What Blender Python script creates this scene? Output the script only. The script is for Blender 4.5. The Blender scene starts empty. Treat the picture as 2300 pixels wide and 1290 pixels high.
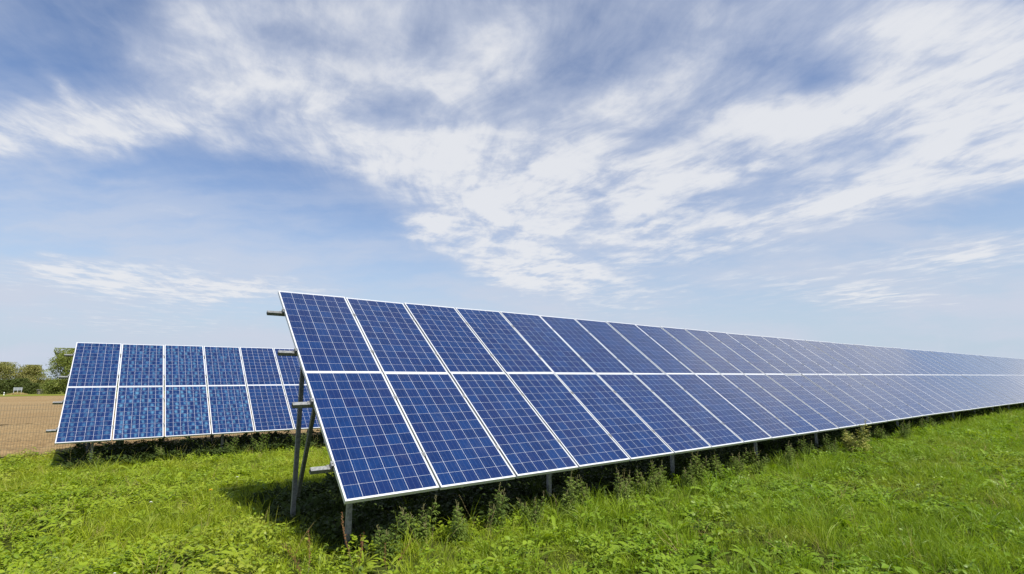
import bpy, bmesh, math, random
import numpy as np
from mathutils import Vector, Matrix, noise, Euler

scene = bpy.context.scene
R = math.radians
COL = scene.collection

# ------------------------------------------------------------------ camera
CAM_Z = 1.66
cam_d = bpy.data.cameras.new("camera")
cam_d.sensor_width = 36.0
cam_d.lens = 18.16
cam_d.clip_start = 0.05
cam_d.clip_end = 5000
cam = bpy.data.objects.new("camera", cam_d)
cam.location = (0, 0, CAM_Z)
cam.rotation_euler = (R(90 + 9.77), 0, 0)
COL.objects.link(cam)
scene.camera = cam

# ------------------------------------------------------------------ exposure, sun, sky
scene.view_settings.view_transform = 'Standard'
scene.view_settings.look = 'None'
scene.view_settings.gamma = 1.0
scene.view_settings.exposure = 0.35
scene.view_settings.use_curve_mapping = False
SUN_EL, SUN_AZ = 54.0, 137.0
sd = bpy.data.lights.new("sun", 'SUN')
sd.energy = 5.0
sd.angle = R(0.53)
sd.color = (1.0, 0.95, 0.86)
sun = bpy.data.objects.new("sun", sd)
to_sun = Vector((math.sin(R(SUN_AZ)) * math.cos(R(SUN_EL)), math.cos(R(SUN_AZ)) * math.cos(R(SUN_EL)), math.sin(R(SUN_EL))))
sun.rotation_euler = to_sun.to_track_quat('Z', 'Y').to_euler()
sun.location = (0, 0, 50)
COL.objects.link(sun)

# ---- node helper
class NT:
    def __init__(s, nt):
        s.nt = nt
    def n(s, typ, props=None, **ins):
        nd = s.nt.nodes.new(typ)
        for k, v in (props or {}).items():
            setattr(nd, k, v)
        for k, v in ins.items():
            key = int(k[1:]) if (k[0] == 'i' and k[1:].isdigit()) else k.replace('_', ' ')
            s.set(nd.inputs[key], v)
        return nd
    def set(s, sock, v):
        if isinstance(v, bpy.types.NodeSocket):
            s.nt.links.new(v, sock)
        else:
            if sock.type == 'RGBA' and hasattr(v, '__len__') and len(v) == 3:
                v = (*v, 1)
            sock.default_value = v
    def m(s, op, a, b=0.0, c=None, clamp=False):
        nd = s.nt.nodes.new('ShaderNodeMath'); nd.operation = op; nd.use_clamp = clamp
        s.set(nd.inputs[0], a); s.set(nd.inputs[1], b)
        if c is not None: s.set(nd.inputs[2], c)
        return nd.outputs[0]
    def vm(s, op, a, b=(0, 0, 0)):
        nd = s.nt.nodes.new('ShaderNodeVectorMath'); nd.operation = op
        s.set(nd.inputs[0], a); s.set(nd.inputs[1], b)
        return nd.outputs[0]
    def mix(s, fac, a, b, blend='MIX'):
        nd = s.nt.nodes.new('ShaderNodeMix'); nd.data_type = 'RGBA'; nd.blend_type = blend
        s.set(nd.inputs[0], fac); s.set(nd.inputs[6], a); s.set(nd.inputs[7], b)
        return nd.outputs[2]
    def smooth(s, v, lo, hi, a=0.0, b=1.0):
        nd = s.nt.nodes.new('ShaderNodeMapRange'); nd.interpolation_type = 'SMOOTHSTEP'
        s.set(nd.inputs[0], v); s.set(nd.inputs[1], lo); s.set(nd.inputs[2], hi); s.set(nd.inputs[3], a); s.set(nd.inputs[4], b)
        return nd.outputs[0]
    def noise(s, vec, scale, detail=4.0, rough=0.55, dist=0.0, out=0):
        nd = s.nt.nodes.new('ShaderNodeTexNoise')
        if vec is not None: s.set(nd.inputs['Vector'], vec)
        nd.inputs['Scale'].default_value = scale; nd.inputs['Detail'].default_value = detail
        nd.inputs['Roughness'].default_value = rough; nd.inputs['Distortion'].default_value = dist
        return nd.outputs[out]

world = bpy.data.worlds.new("World")
scene.world = world
world.use_nodes = True
wt = world.node_tree
wt.nodes.clear()
W = NT(wt)
sky = wt.nodes.new('ShaderNodeTexSky')
sky.sky_type = 'NISHITA'
sky.sun_disc = False
sky.sun_elevation = R(SUN_EL)
sky.sun_rotation = R(SUN_AZ)
sky.altitude = 100
sky.air_density = 1.0
sky.dust_density = 1.0
sky.ozone_density = 1.6
tc = wt.nodes.new('ShaderNodeTexCoord')
dirv = tc.outputs['Generated']
sp = W.n('ShaderNodeSeparateXYZ', Vector=dirv)
dx, dy, dz = sp.outputs
ay = W.m('MAXIMUM', W.m('ABSOLUTE', dy), 0.12)
gx = W.m('DIVIDE', dx, ay)           # direction on a vertical plane one unit north
gz = W.m('DIVIDE', dz, ay)
zz = W.m('MAXIMUM', dz, 0.06)
# horizontal cloud layer coordinates, turned so that the wind streaks run along X
CL = W.n('ShaderNodeCombineXYZ', X=W.m('DIVIDE', dx, zz), Y=W.m('DIVIDE', dy, zz), Z=0.0).outputs[0]
mp = W.n('ShaderNodeMapping', {'vector_type': 'POINT'}, Vector=CL, Rotation=(0, 0, R(-107)))
CLr = mp.outputs[0]
warp = W.vm('SUBTRACT', W.noise(CLr, 0.8, 2, 0.45, 0, 1), (0.5, 0.5, 0.5))
warp2 = W.vm('SUBTRACT', W.noise(CLr, 2.6, 2, 0.45, 0, 1), (0.5, 0.5, 0.5))
CLw = W.vm('ADD', CLr, W.vm('MULTIPLY', warp, (1.1, 0.75, 0)))
CLw = W.vm('ADD', CLw, W.vm('MULTIPLY', warp2, (0.24, 0.17, 0)))
streak = W.noise(W.vm('MULTIPLY', CLw, (0.60, 2.0, 1)), 2.0, 10, 0.62, 0.0)
fine = W.noise(W.vm('MULTIPLY', CLw, (1.2, 3.2, 1)), 5.0, 7, 0.62, 0.0)
puff = W.noise(W.vm('ADD', W.vm('MULTIPLY', CL, (1.0, 0.8, 1)), W.vm('MULTIPLY', warp2, (0.25, 0.2, 0))), 3.0, 11, 0.60, 0.0)
# gently displaced direction so that the cloud masses get torn outlines
g0 = W.n('ShaderNodeCombineXYZ', X=gx, Y=gz, Z=0.0).outputs[0]
gw = W.vm('ADD', g0, W.vm('MULTIPLY', W.vm('SUBTRACT', W.noise(g0, 4.0, 6, 0.6, 0, 1), (0.5, 0.5, 0.5)), (0.11, 0.075, 0)))
#CLOUDS_BEGIN
BLOBS = [
    (-1.006, 0.505, 0.399, 0.131, 6.5, 1.05), (-0.832, 0.515, 0.347, 0.104, 11.0, 0.95), (-0.697, 0.55, 0.227, 0.076, 15.5, 0.73),
    (-0.708, 0.605, 0.166, 0.081, -53.0, 0.79), (-0.775, 0.657, 0.172, 0.049, -30.5, 0.73), (-0.878, 0.58, 0.109, 0.063, -10.5, 0.42),
    (-0.957, 0.605, 0.099, 0.023, -40.5, 0.95), (-0.633, 0.555, 0.106, 0.075, 0.0, 0.63), (-0.691, 0.757, 0.254, 0.105, 28.8, 0.63),
    (-0.607, 0.784, 0.273, 0.07, 11.4, 0.37), (-0.627, 0.683, 0.164, 0.077, -5.5, 0.73), (-0.488, 0.605, 0.292, 0.127, -23.0, 1.05),
    (-0.382, 0.57, 0.213, 0.118, -5.4, 0.73), (-0.37, 0.678, 0.216, 0.089, 0.0, 0.37), (-0.506, 0.485, 0.157, 0.073, 0.0, 0.42),
    (-0.431, 0.456, 0.263, 0.082, -10.5, 0.42), (-0.584, 0.485, 0.072, 0.05, -20.6, 0.63), (-0.357, 0.784, 0.458, 0.092, 0.0, 0.47),
    (-0.183, 0.773, 0.329, 0.126, -5.6, 0.53), (-0.245, 0.646, 0.108, 0.088, 11.0, 0.79), (-0.178, 0.605, 0.162, 0.085, -21.4, 0.63),
    (-0.066, 0.626, 0.208, 0.149, 42.8, 0.84), (0.0, 0.709, 0.309, 0.131, 37.8, 0.42), (-0.229, 0.465, 0.192, 0.094, 5.3, 1.16),
    (-0.154, 0.398, 0.326, 0.132, -12.5, 1.26), (0.0, 0.369, 0.343, 0.163, 0.0, 1.26), (0.135, 0.36, 0.438, 0.11, 12.5, 1.05),
    (0.074, 0.505, 0.323, 0.094, 16.0, 0.89), (0.233, 0.565, 0.283, 0.083, 33.4, 0.63), (0.293, 0.456, 0.271, 0.091, 20.8, 1.05),
    (-0.062, 0.29, 0.22, 0.055, 0.0, 0.79), (-0.169, 0.267, 0.085, 0.048, -20.4, 0.68), (0.045, 0.313, 0.342, 0.079, 5.2, 0.73),
    (0.511, 0.545, 0.175, 0.108, -5.4, 1.16), (0.648, 0.52, 0.273, 0.075, 12.6, 1.05), (0.791, 0.555, 0.332, 0.094, 12.6, 1.05),
    (0.483, 0.427, 0.173, 0.053, 0.0, 0.63), (0.408, 0.398, 0.355, 0.072, 12.4, 0.63), (0.314, 0.332, 0.32, 0.078, 20.4, 0.53),
    (1.012, 0.72, 0.396, 0.31, 20.8, 1.16), (0.897, 0.646, 0.298, 0.198, 10.7, 0.95), (0.776, 0.741, 0.207, 0.112, 10.8, 0.58),
    (0.575, 0.741, 0.327, 0.105, 38.9, 0.53), (0.429, 0.709, 0.452, 0.094, 43.1, 0.58), (0.918, 0.465, 0.546, 0.113, 10.4, 0.79),
    (1.024, 0.555, 0.265, 0.176, 0.0, 0.84), (0.266, 0.244, 0.258, 0.069, 15.2, 0.79), (0.492, 0.313, 0.442, 0.078, 14.2, 0.89),
    (0.721, 0.35, 0.451, 0.082, 15.2, 0.89), (0.957, 0.427, 0.374, 0.094, 20.0, 0.89), (0.013, 0.22, 0.167, 0.065, -8.2, 2.52),
    (0.114, 0.186, 0.247, 0.057, -10.2, 1.05), (0.902, 0.238, 0.274, 0.065, 5.1, 1.47), (0.699, 0.163, 0.23, 0.042, -3.1, 1.16),
    (0.438, 0.177, 0.506, 0.075, 5.0, 0.42), (-0.763, 0.19, 0.335, 0.057, -3.0, 1.58), (-0.889, 0.211, 0.129, 0.033, -11.9, 1.26),
    (-0.533, 0.166, 0.183, 0.041, 0.0, 1.05), (-0.402, 0.172, 0.199, 0.041, 0.0, 0.73), (-0.627, 0.319, 0.155, 0.016, -8.2, 0.63),
    (-0.826, 0.398, 0.175, 0.014, -8.3, 0.58), (-0.692, 0.111, 0.362, 0.041, 0.0, 0.63), (0.204, 0.267, 0.138, 0.017, 18.3, 0.95),
    (0.686, 0.615, 0.107, 0.092, 0.0, -0.56), (-0.506, 0.725, 0.109, 0.054, 0.0, -0.28), (-0.994, 0.73, 0.327, 0.209, 0.0, -0.88),
    (-0.945, 0.657, 0.287, 0.089, 0.0, -0.32), (-0.282, 0.621, 0.036, 0.11, 5.5, -0.36), (0.324, 0.709, 0.072, 0.204, -33.4, -0.24),
    (0.516, 0.379, 0.123, 0.06, 10.3, -0.32), (-0.587, 0.369, 0.516, 0.101, -5.2, -0.4), (-0.311, 0.267, 0.338, 0.178, 0.0, -0.4),
    (0.214, 0.299, 0.138, 0.035, 12.3, -0.56), (-0.018, 0.26, 0.219, 0.023, 0.0, -0.72), (0.159, 0.235, 0.119, 0.03, 10.2, -0.48),
    (0.94, 0.313, 0.36, 0.077, 14.9, -0.48), (-0.228, 0.55, 0.088, 0.047, 0.0, -0.32),
]
#CLOUDS_END
acc = 0.0
BLOBS += [(1.42, 0.15, 0.42, 0.24, 8.0, 2.2), (1.35, 0.42, 0.45, 0.22, 15.0, 0.9), (2.4, 0.9, 1.5, 0.9, 20.0, 1.0), (-1.5, 0.45, 0.5, 0.2, 0.0, 0.9), (-2.6, 1.2, 1.2, 0.8, 0.0, 0.9), (0.3, 1.8, 1.6, 0.7, 0.0, 0.8)]  # unseen clouds outside the view; the right-hand ones added to whiten panel reflections
for (bx_, bz_, rx_, rz_, ang, wgt) in BLOBS:
    mnode = W.n('ShaderNodeMapping', {'vector_type': 'TEXTURE'}, Vector=gw, Location=(bx_, bz_, 0), Rotation=(0, 0, R(ang)), Scale=(rx_, rz_, 1))
    gr = W.n('ShaderNodeTexGradient', {'gradient_type': 'SPHERICAL'}, Vector=mnode.outputs[0])
    acc = W.m('MULTIPLY_ADD', gr.outputs[1], wgt, acc)
acc = W.m('MULTIPLY', acc, 0.82)
acc = W.m('MINIMUM', W.m('MAXIMUM', acc, -0.6), 1.30)
nmix = W.m('MULTIPLY_ADD', streak, 0.36, W.m('MULTIPLY', puff, 0.42))    # about 0.5
nmix = W.m('MULTIPLY_ADD', fine, 0.12, W.m('MULTIPLY', nmix, 1.13))
nq = W.smooth(nmix, 0.32, 0.68)
dens = W.m('MULTIPLY', acc, W.m('MULTIPLY_ADD', nq, 0.86, 0.40))
dens = W.m('ADD', dens, W.m('MULTIPLY', W.m('SUBTRACT', nq, 0.5), 0.34))
thick = W.smooth(dens, -0.10, 1.32, 0.0, 0.97)
sheet = W.smooth(dz, 0.25, 0.55, 0.12, 0.66)
veil = W.m('MULTIPLY', W.smooth(W.m('ADD', W.m('MULTIPLY', acc, 0.5), W.m('MULTIPLY', W.m('SUBTRACT', nmix, 0.5), 2.2)), -0.55, 0.55), sheet)
# faint flat haze streaks low in the sky
low = W.noise(W.vm('MULTIPLY', gw, (1.0, 5.0, 1)), 2.2, 6, 0.55)
lowv = W.m('MULTIPLY', W.smooth(low, 0.36, 0.66), W.smooth(dz, 0.05, 0.50, 0.95, 0.0))
alpha = W.m('MULTIPLY', W.m('MULTIPLY', W.m('SUBTRACT', 1.0, thick), W.m('SUBTRACT', 1.0, veil)), W.m('SUBTRACT', 1.0, lowv))
alpha = W.m('MULTIPLY', W.m('SUBTRACT', 1.0, alpha), 0.96)
ccol = W.mix(W.smooth(W.m('ADD', dens, W.m('MULTIPLY', W.m('SUBTRACT', puff, 0.5), 2.0)), 0.20, 1.30), (3.95, 4.28, 5.05, 1), (5.25, 5.35, 5.6, 1))
skycol = W.mix(1.0, sky.outputs[0], (0.85, 0.89, 1.0, 1), 'MULTIPLY')
# pale air low over the horizon
skycol = W.mix(W.smooth(dz, -0.02, 0.40, 0.95, 0.0), skycol, (3.40, 4.10, 4.90, 1))
wc = W.mix(alpha, skycol, ccol)
bg = W.n('ShaderNodeBackground', Color=wc, Strength=0.12)
wo = wt.nodes.new('ShaderNodeOutputWorld')
wt.links.new(bg.outputs[0], wo.inputs[0])

# ------------------------------------------------------------------ tags and linking
def tag(o, label=None, cat=None, group=None, kind=None):
    if label: o['label'] = label
    if cat: o['category'] = cat
    if group: o['group'] = group
    if kind: o['kind'] = kind
    return o

def link(name, me, parent=None, mat=None):
    o = bpy.data.objects.new(name, me)
    COL.objects.link(o)
    if parent: o.parent = parent
    if mat and not me.materials: me.materials.append(mat)
    return o

def empty(name, loc=(0, 0, 0), rz=0.0):
    o = bpy.data.objects.new(name, None)
    o.location = loc; o.rotation_euler = (0, 0, rz); o.empty_display_size = 0.2
    COL.objects.link(o)
    return o

class MB:
    def __init__(s): s.v = []; s.f = []
    def add(s, vs, fs):
        b = len(s.v); s.v += [tuple(p) for p in vs]; s.f += [tuple(b + i for i in f) for f in fs]
    def box(s, x0, x1, y0, y1, z0, z1, M=None):
        vs = [Vector(p) for p in ((x0,y0,z0),(x1,y0,z0),(x1,y1,z0),(x0,y1,z0),(x0,y0,z1),(x1,y0,z1),(x1,y1,z1),(x0,y1,z1))]
        if M: vs = [M @ p for p in vs]
        s.add(vs, [(0,3,2,1),(4,5,6,7),(0,1,5,4),(1,2,6,5),(2,3,7,6),(3,0,4,7)])
    def tube(s, pts, rads, n=6, cap=True):
        rings = []
        for i, p in enumerate(pts):
            p = Vector(p)
            d = (Vector(pts[min(i+1, len(pts)-1)]) - Vector(pts[max(i-1, 0)])).normalized()
            a = d.orthogonal().normalized(); b = d.cross(a)
            rings.append([p + (a*math.cos(2*math.pi*k/n) + b*math.sin(2*math.pi*k/n)) * rads[i] for k in range(n)])
        vs = [q for r in rings for q in r]
        fs = [(i*n+k, i*n+(k+1) % n, (i+1)*n+(k+1) % n, (i+1)*n+k) for i in range(len(pts)-1) for k in range(n)]
        if cap: fs += [tuple(range(n))[::-1], tuple((len(pts)-1)*n + k for k in range(n))]
        s.add(vs, fs)
    def mesh(s, name, mat=None, smooth=False):
        me = bpy.data.meshes.new(name); me.from_pydata(s.v, [], s.f)
        if mat: me.materials.append(mat)
        if smooth: me.shade_smooth()
        me.update()
        return me

def material(name):
    m = bpy.data.materials.new(name); m.use_nodes = True
    nt = m.node_tree; nt.nodes.clear()
    out = nt.nodes.new('ShaderNodeOutputMaterial')
    return m, NT(nt), out

def principled(T, out, **k):
    p = T.n('ShaderNodeBsdfPrincipled', **k)
    T.nt.links.new(p.outputs[0], out.inputs[0])
    return p

# ------------------------------------------------------------------ layout of the rows
AZ = 0.9132
U = Vector((math.sin(AZ), math.cos(AZ), 0))
H = Vector((-math.cos(AZ), math.sin(AZ), 0))
TILT = 0.651
P0 = Vector((-1.5372, 5.0336, -1.1409 + CAM_Z))
P1 = Vector((-10.0557, 11.7772, -1.4563 + CAM_Z))
PW, PL, PIT, GAP = 0.987, 1.956, 1.012, 0.006

aq = (P1-P0); A1 = aq.x*U.x + aq.y*U.y; Q1 = aq.x*H.x + aq.y*H.y

def sst(a, b, x):
    t = np.clip((x - a) / (b - a), 0, 1); return t*t*(3-2*t)

def ground_z(x, y):
    x = np.asarray(x, float); y = np.asarray(y, float)
    q = (x - P0.x)*H.x + (y - P0.y)*H.y
    a = (x - P0.x)*U.x + (y - P0.y)*U.y
    z = -0.17*sst(0.6, 3.2, q) - 0.20*sst(3, 12, q) - 0.0155*np.clip(q-12, 0, 400)
    z += 0.0035*np.clip(a, 0, 70)*(1-sst(2, 14, q))
    near = np.exp(-np.maximum(np.hypot(x, y)-30, 0)/20)
    z -= 0.06
    z += near*(0.022*np.sin(x*1.7+y*0.6)*np.cos(y*1.3-x*.4) + 0.015*np.sin(x*3.1-y*2.3) + 0.03*np.sin(x*0.43+1)*np.sin(y*.37))
    return z

# ------------------------------------------------------------------ ground, field, far verge
def grid_mesh(name, xs, ys, zf, mat, keep=None):
    X, Y = np.meshgrid(xs, ys); Z = zf(X, Y)
    nx, ny = len(xs), len(ys)
    v = np.stack([X.ravel(), Y.ravel(), Z.ravel()], 1)
    i = np.arange(nx*ny).reshape(ny, nx)
    f = np.stack([i[:-1, :-1].ravel(), i[:-1, 1:].ravel(), i[1:, 1:].ravel(), i[1:, :-1].ravel()], 1)
    me = bpy.data.meshes.new(name); me.from_pydata(v.tolist(), [], f.tolist()); me.materials.append(mat)
    me.shade_smooth(); me.update()
    return me

def stretch(lo, hi, step, far, n=26):
    core = np.arange(lo, hi + 1e-6, step)
    e = np.geomspace(step, far, n)
    return np.concatenate([lo - np.cumsum(e)[::-1], core, hi + np.cumsum(e)])

mg, T, out = material("meadow_soil")
geo = T.n('ShaderNodeNewGeometry')
n1 = T.noise(geo.outputs['Position'], 0.35, 5); n2 = T.noise(geo.outputs['Position'], 9.0, 6, .7)
c = T.mix(T.smooth(n2, .35, .65), (0.022, 0.030, 0.008, 1), (0.060, 0.075, 0.015, 1))
c = T.mix(T.smooth(n1, .4, .7, 0, .5), c, (0.13, 0.14, 0.035, 1))
bmp = T.n('ShaderNodeBump', Strength=0.8, Distance=0.05, Height=n2)
principled(T, out, Base_Color=c, Roughness=1.0, Normal=bmp.outputs[0], Specular_IOR_Level=0.0)
g = link("ground", grid_mesh("ground", stretch(-24, 40, .4, 260), stretch(-6, 44, .4, 260), ground_z, mg))
tag(g, "grassy meadow ground under and around the panel rows", "ground", kind='structure')

ms, T, out = material("ploughed_soil")
geo = T.n('ShaderNodeNewGeometry'); pos = geo.outputs['Position']
n1 = T.noise(pos, 0.12, 4); n2 = T.noise(pos, 6.0, 8, .72); n3 = T.noise(pos, 1.1, 4)
vor = T.n('ShaderNodeTexVoronoi', Vector=pos, Scale=5.5, Randomness=1.0)
c = T.mix(T.smooth(n2, .3, .7), (0.18, 0.118, 0.058, 1), (0.32, 0.225, 0.112, 1))
c = T.mix(T.smooth(n1, .35, .7, 0, .35), c, (0.33, 0.255, 0.14, 1))
c = T.mix(T.smooth(n3, .60, .8, 0, .45), c, (0.13, 0.088, 0.05, 1))
hh = T.m('MULTIPLY_ADD', vor.outputs[0], -0.6, n2)
bmp = T.n('ShaderNodeBump', Strength=0.9, Distance=0.07, Height=hh)
principled(T, out, Base_Color=c, Roughness=1.0, Normal=bmp.outputs[0], Specular_IOR_Level=0.05)

QF = 14.35            # where the field begins, measured from the near row's lower edge
def row_pt(a, q):
    return P0.x + U.x*a + H.x*q, P0.y + U.y*a + H.y*q
def field_mesh(a0, a1, da, q0, q1, dq, lump, lift):
    A = np.arange(a0, a1+1e-6, da); Q = q0 + (q1-q0)*np.linspace(0, 1, int((q1-q0)/dq)+1)
    AA, QQ = np.meshgrid(A, Q)
    X = P0.x + U.x*AA + H.x*QQ; Y = P0.y + U.y*AA + H.y*QQ
    Z = ground_z(X, Y) + lift
    if lump:
        fl = [0.5*noise.noise((x*2.3, y*2.3, 3)) + 0.6*abs(noise.noise((x*5.1, y*5.1, 0))) + 0.35*noise.noise((x*11, y*11, 8)) for x, y in zip(X.ravel(), Y.ravel())]
        Z = Z + lump*np.array(fl).reshape(Z.shape)
    i = np.arange(X.size).reshape(X.shape)
    f = np.stack([i[:-1, :-1].ravel(), i[:-1, 1:].ravel(), i[1:, 1:].ravel(), i[1:, :-1].ravel()], 1)
    return np.stack([X.ravel(), Y.ravel(), Z.ravel()], 1), f
v1, f1 = field_mesh(-14, 10, .09, QF, QF+16, .07, .07, .05)
v2, f2 = field_mesh(-220, 320, 4, QF+15.9, QF+122, 4, 0, .06)
v3, f3 = field_mesh(10, 320, 2, QF, QF+16, 2, 0, .05)
v4, f4 = field_mesh(-220, -14, 2, QF, QF+16, 2, 0, .05)
V = []; F = []
for vv, ff in ((v1, f1), (v2, f2), (v3, f3), (v4, f4)):
    b = sum(len(q) for q in V); V.append(vv); F += (ff + b).tolist()
me = bpy.data.meshes.new("field"); me.from_pydata(np.concatenate(V).tolist(), [], F); me.materials.append(ms); me.shade_smooth()
fld = link("field", me)
tag(fld, "bare brown ploughed field beyond the wire fence", "field", kind='structure')

mv, T, out = material("verge_grass")
geo = T.n('ShaderNodeNewGeometry'); pos = geo.outputs['Position']
n1 = T.noise(pos, 0.05, 5); n2 = T.noise(pos, 1.3, 6, .7)
c = T.mix(T.smooth(n2, .35, .65), (0.15, 0.17, 0.025, 1), (0.26, 0.24, 0.05, 1))
c = T.mix(T.smooth(n1, .4, .65, 0, .6), c, (0.11, 0.16, 0.02, 1))
principled(T, out, Base_Color=c, Roughness=1.0, Specular_IOR_Level=0.05)
vv, ff = field_mesh(-260, 400, 6, QF+121.5, QF+190, 5, 0, .10)
me = bpy.data.meshes.new("verge"); me.from_pydata(vv.tolist(), [], ff.tolist()); me.materials.append(mv)
vg = link("grass_verge", me)
tag(vg, "yellow green strip of grass between field and trees", "grass", kind='structure')

# ------------------------------------------------------------------ materials of the arrays
ma, T, out = material("anodised_aluminium")
oi = T.n('ShaderNodeObjectInfo')
tcn = T.n('ShaderNodeTexCoord')
nn = T.noise(tcn.outputs['Object'], 6.0, 5, .6)
c = T.mix(T.smooth(nn, .45, .75, 0, .35), (0.66, 0.67, 0.68, 1), (0.50, 0.50, 0.49, 1))
principled(T, out, Base_Color=c, Metallic=0.25, Roughness=0.38)

def zinc(name, a, b, rough):
    m, T, out = material(name)
    tcn = T.n('ShaderNodeTexCoord')
    vo = T.n('ShaderNodeTexVoronoi', Vector=tcn.outputs['Object'], Scale=42.0)
    nn = T.noise(tcn.outputs['Object'], 5.0, 6, .65)
    c = T.mix(vo.outputs['Color'], a, b)
    c = T.mix(T.smooth(nn, .5, .75, 0, .5), c, (0.17, 0.155, 0.13, 1))
    principled(T, out, Base_Color=c, Metallic=0.55, Roughness=rough)
    return m
mz = zinc("galvanised_steel", (0.17, 0.175, 0.175, 1), (0.33, 0.34, 0.33, 1), 0.55)
mzd = zinc("weathered_zinc_post", (0.13, 0.14, 0.145, 1), (0.25, 0.26, 0.26, 1), 0.6)

def cell_material(name, painted_glints):
    m, T, out = material(name)
    tcn = T.n('ShaderNodeTexCoord'); oi = T.n('ShaderNodeObjectInfo')
    s = T.n('ShaderNodeSeparateXYZ', Vector=tcn.outputs['Object'])
    x, y, _ = s.outputs
    CX, CY = 0.1585, 0.1590
    ux = T.m('DIVIDE', T.m('SUBTRACT', x, (PW - 6*CX)/2), CX)
    uy = T.m('DIVIDE', T.m('SUBTRACT', y, (PL - 12*CY)/2), CY)
    fx = T.m('FRACT', ux); fy = T.m('FRACT', uy)
    ix = T.m('FLOOR', ux); iy = T.m('FLOOR', uy)
    ex = T.m('ABSOLUTE', T.m('SUBTRACT', fx, .5)); ey = T.m('ABSOLUTE', T.m('SUBTRACT', fy, .5))
    lx = T.m('GREATER_THAN', ex, 0.5 - (0.0019 if painted_glints else 0.0016)/CX)
    ly = T.m('GREATER_THAN', ey, 0.5 - (0.0013 if painted_glints else 0.0010)/CY)
    # outside of the 6 x 12 block: white back sheet
    bx_ = T.m('GREATER_THAN', T.m('ABSOLUTE', T.m('SUBTRACT', ux, 3.0)), 3.0)
    by_ = T.m('GREATER_THAN', T.m('ABSOLUTE', T.m('SUBTRACT', uy, 6.0)), 6.0)
    line = T.m('MAXIMUM', T.m('MAXIMUM', lx, ly), T.m('MAXIMUM', bx_, by_))
    # three bus bars along each cell
    bb = T.m('ABSOLUTE', T.m('SUBTRACT', T.m('FRACT', T.m('MULTIPLY', fx, 3.0)), .5))
    bus = T.m('MULTIPLY', T.m('LESS_THAN', bb, 0.020), 0.13)
    cid = T.n('ShaderNodeCombineXYZ', X=ix, Y=iy, Z=T.m('MULTIPLY', oi.outputs['Random'], 91.0)).outputs[0]
    wn = T.n('ShaderNodeTexWhiteNoise', {'noise_dimensions': '3D'}, Vector=cid)
    rnd = wn.outputs[0]
    rc = T.n('ShaderNodeSeparateColor', Color=wn.outputs[1])
    grain = T.n('ShaderNodeTexVoronoi', Vector=T.vm('MULTIPLY', T.vm('ADD', tcn.outputs['Object'], T.vm('MULTIPLY', cid, (.37, .71, .13))), (1.0, .55, 1)), Scale=95.0)
    gsep = T.n('ShaderNodeSeparateColor', Color=grain.outputs['Color'])
    cloud = T.noise(T.vm('ADD', tcn.outputs['Object'], T.vm('MULTIPLY', cid, (3.1, 1.7, .9))), 9.0, 3, .5)
    val = T.m('ADD', T.m('MULTIPLY', gsep.outputs[0], 0.28), T.m('ADD', T.m('MULTIPLY', rnd, 0.42), T.m('MULTIPLY', cloud, 0.5)))
    col = T.mix(T.smooth(val, .2, 1.0), (0.0012, 0.0130, 0.070, 1), (0.0028, 0.0260, 0.112, 1))
    col = T.mix(T.m('MULTIPLY', T.m('GREATER_THAN', rc.outputs[1], .62), .35), col, (0.004, 0.012, 0.074, 1))
    fb = T.noise(T.vm('MULTIPLY', T.vm('ADD', tcn.outputs['Object'], T.vm('MULTIPLY', cid, (1.3, 2.1, .5))), (1, 1, 1)), 8.0, 3, .5)
    if painted_glints:
        # sun glints off the poly-silicon grain, painted into the cell colour
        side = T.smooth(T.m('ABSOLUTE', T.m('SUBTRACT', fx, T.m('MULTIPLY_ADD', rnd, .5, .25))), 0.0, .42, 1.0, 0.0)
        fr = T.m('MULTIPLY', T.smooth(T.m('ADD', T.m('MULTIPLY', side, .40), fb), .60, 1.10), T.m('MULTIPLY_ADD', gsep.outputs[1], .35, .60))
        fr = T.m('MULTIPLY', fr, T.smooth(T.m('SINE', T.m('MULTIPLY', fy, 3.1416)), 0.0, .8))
        at = T.n('ShaderNodeAttribute', {'attribute_type': 'OBJECT', 'attribute_name': 'glint_amount'})
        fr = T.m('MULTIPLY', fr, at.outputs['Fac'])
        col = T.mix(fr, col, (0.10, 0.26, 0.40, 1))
    col = T.mix(bus, col, (0.42, 0.45, 0.50, 1))
    col = T.mix(line, col, (0.50, 0.53, 0.58, 1))
    dust = T.noise(tcn.outputs['Object'], 3.0, 6, .65)
    col = T.mix(T.smooth(dust, .5, .85, 0, .05), col, (0.40, 0.40, 0.38, 1))
    p = principled(T, out, Base_Color=col, Roughness=0.36, Specular_IOR_Level=0.10,
                   Coat_Weight=1.0, Coat_Roughness=T.m('MULTIPLY_ADD', dust, .06, .07), Coat_IOR=1.33)
    return m
mc = cell_material("solar_cells", False)
mcf = cell_material("solar_cells_painted_glints", True)

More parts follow.
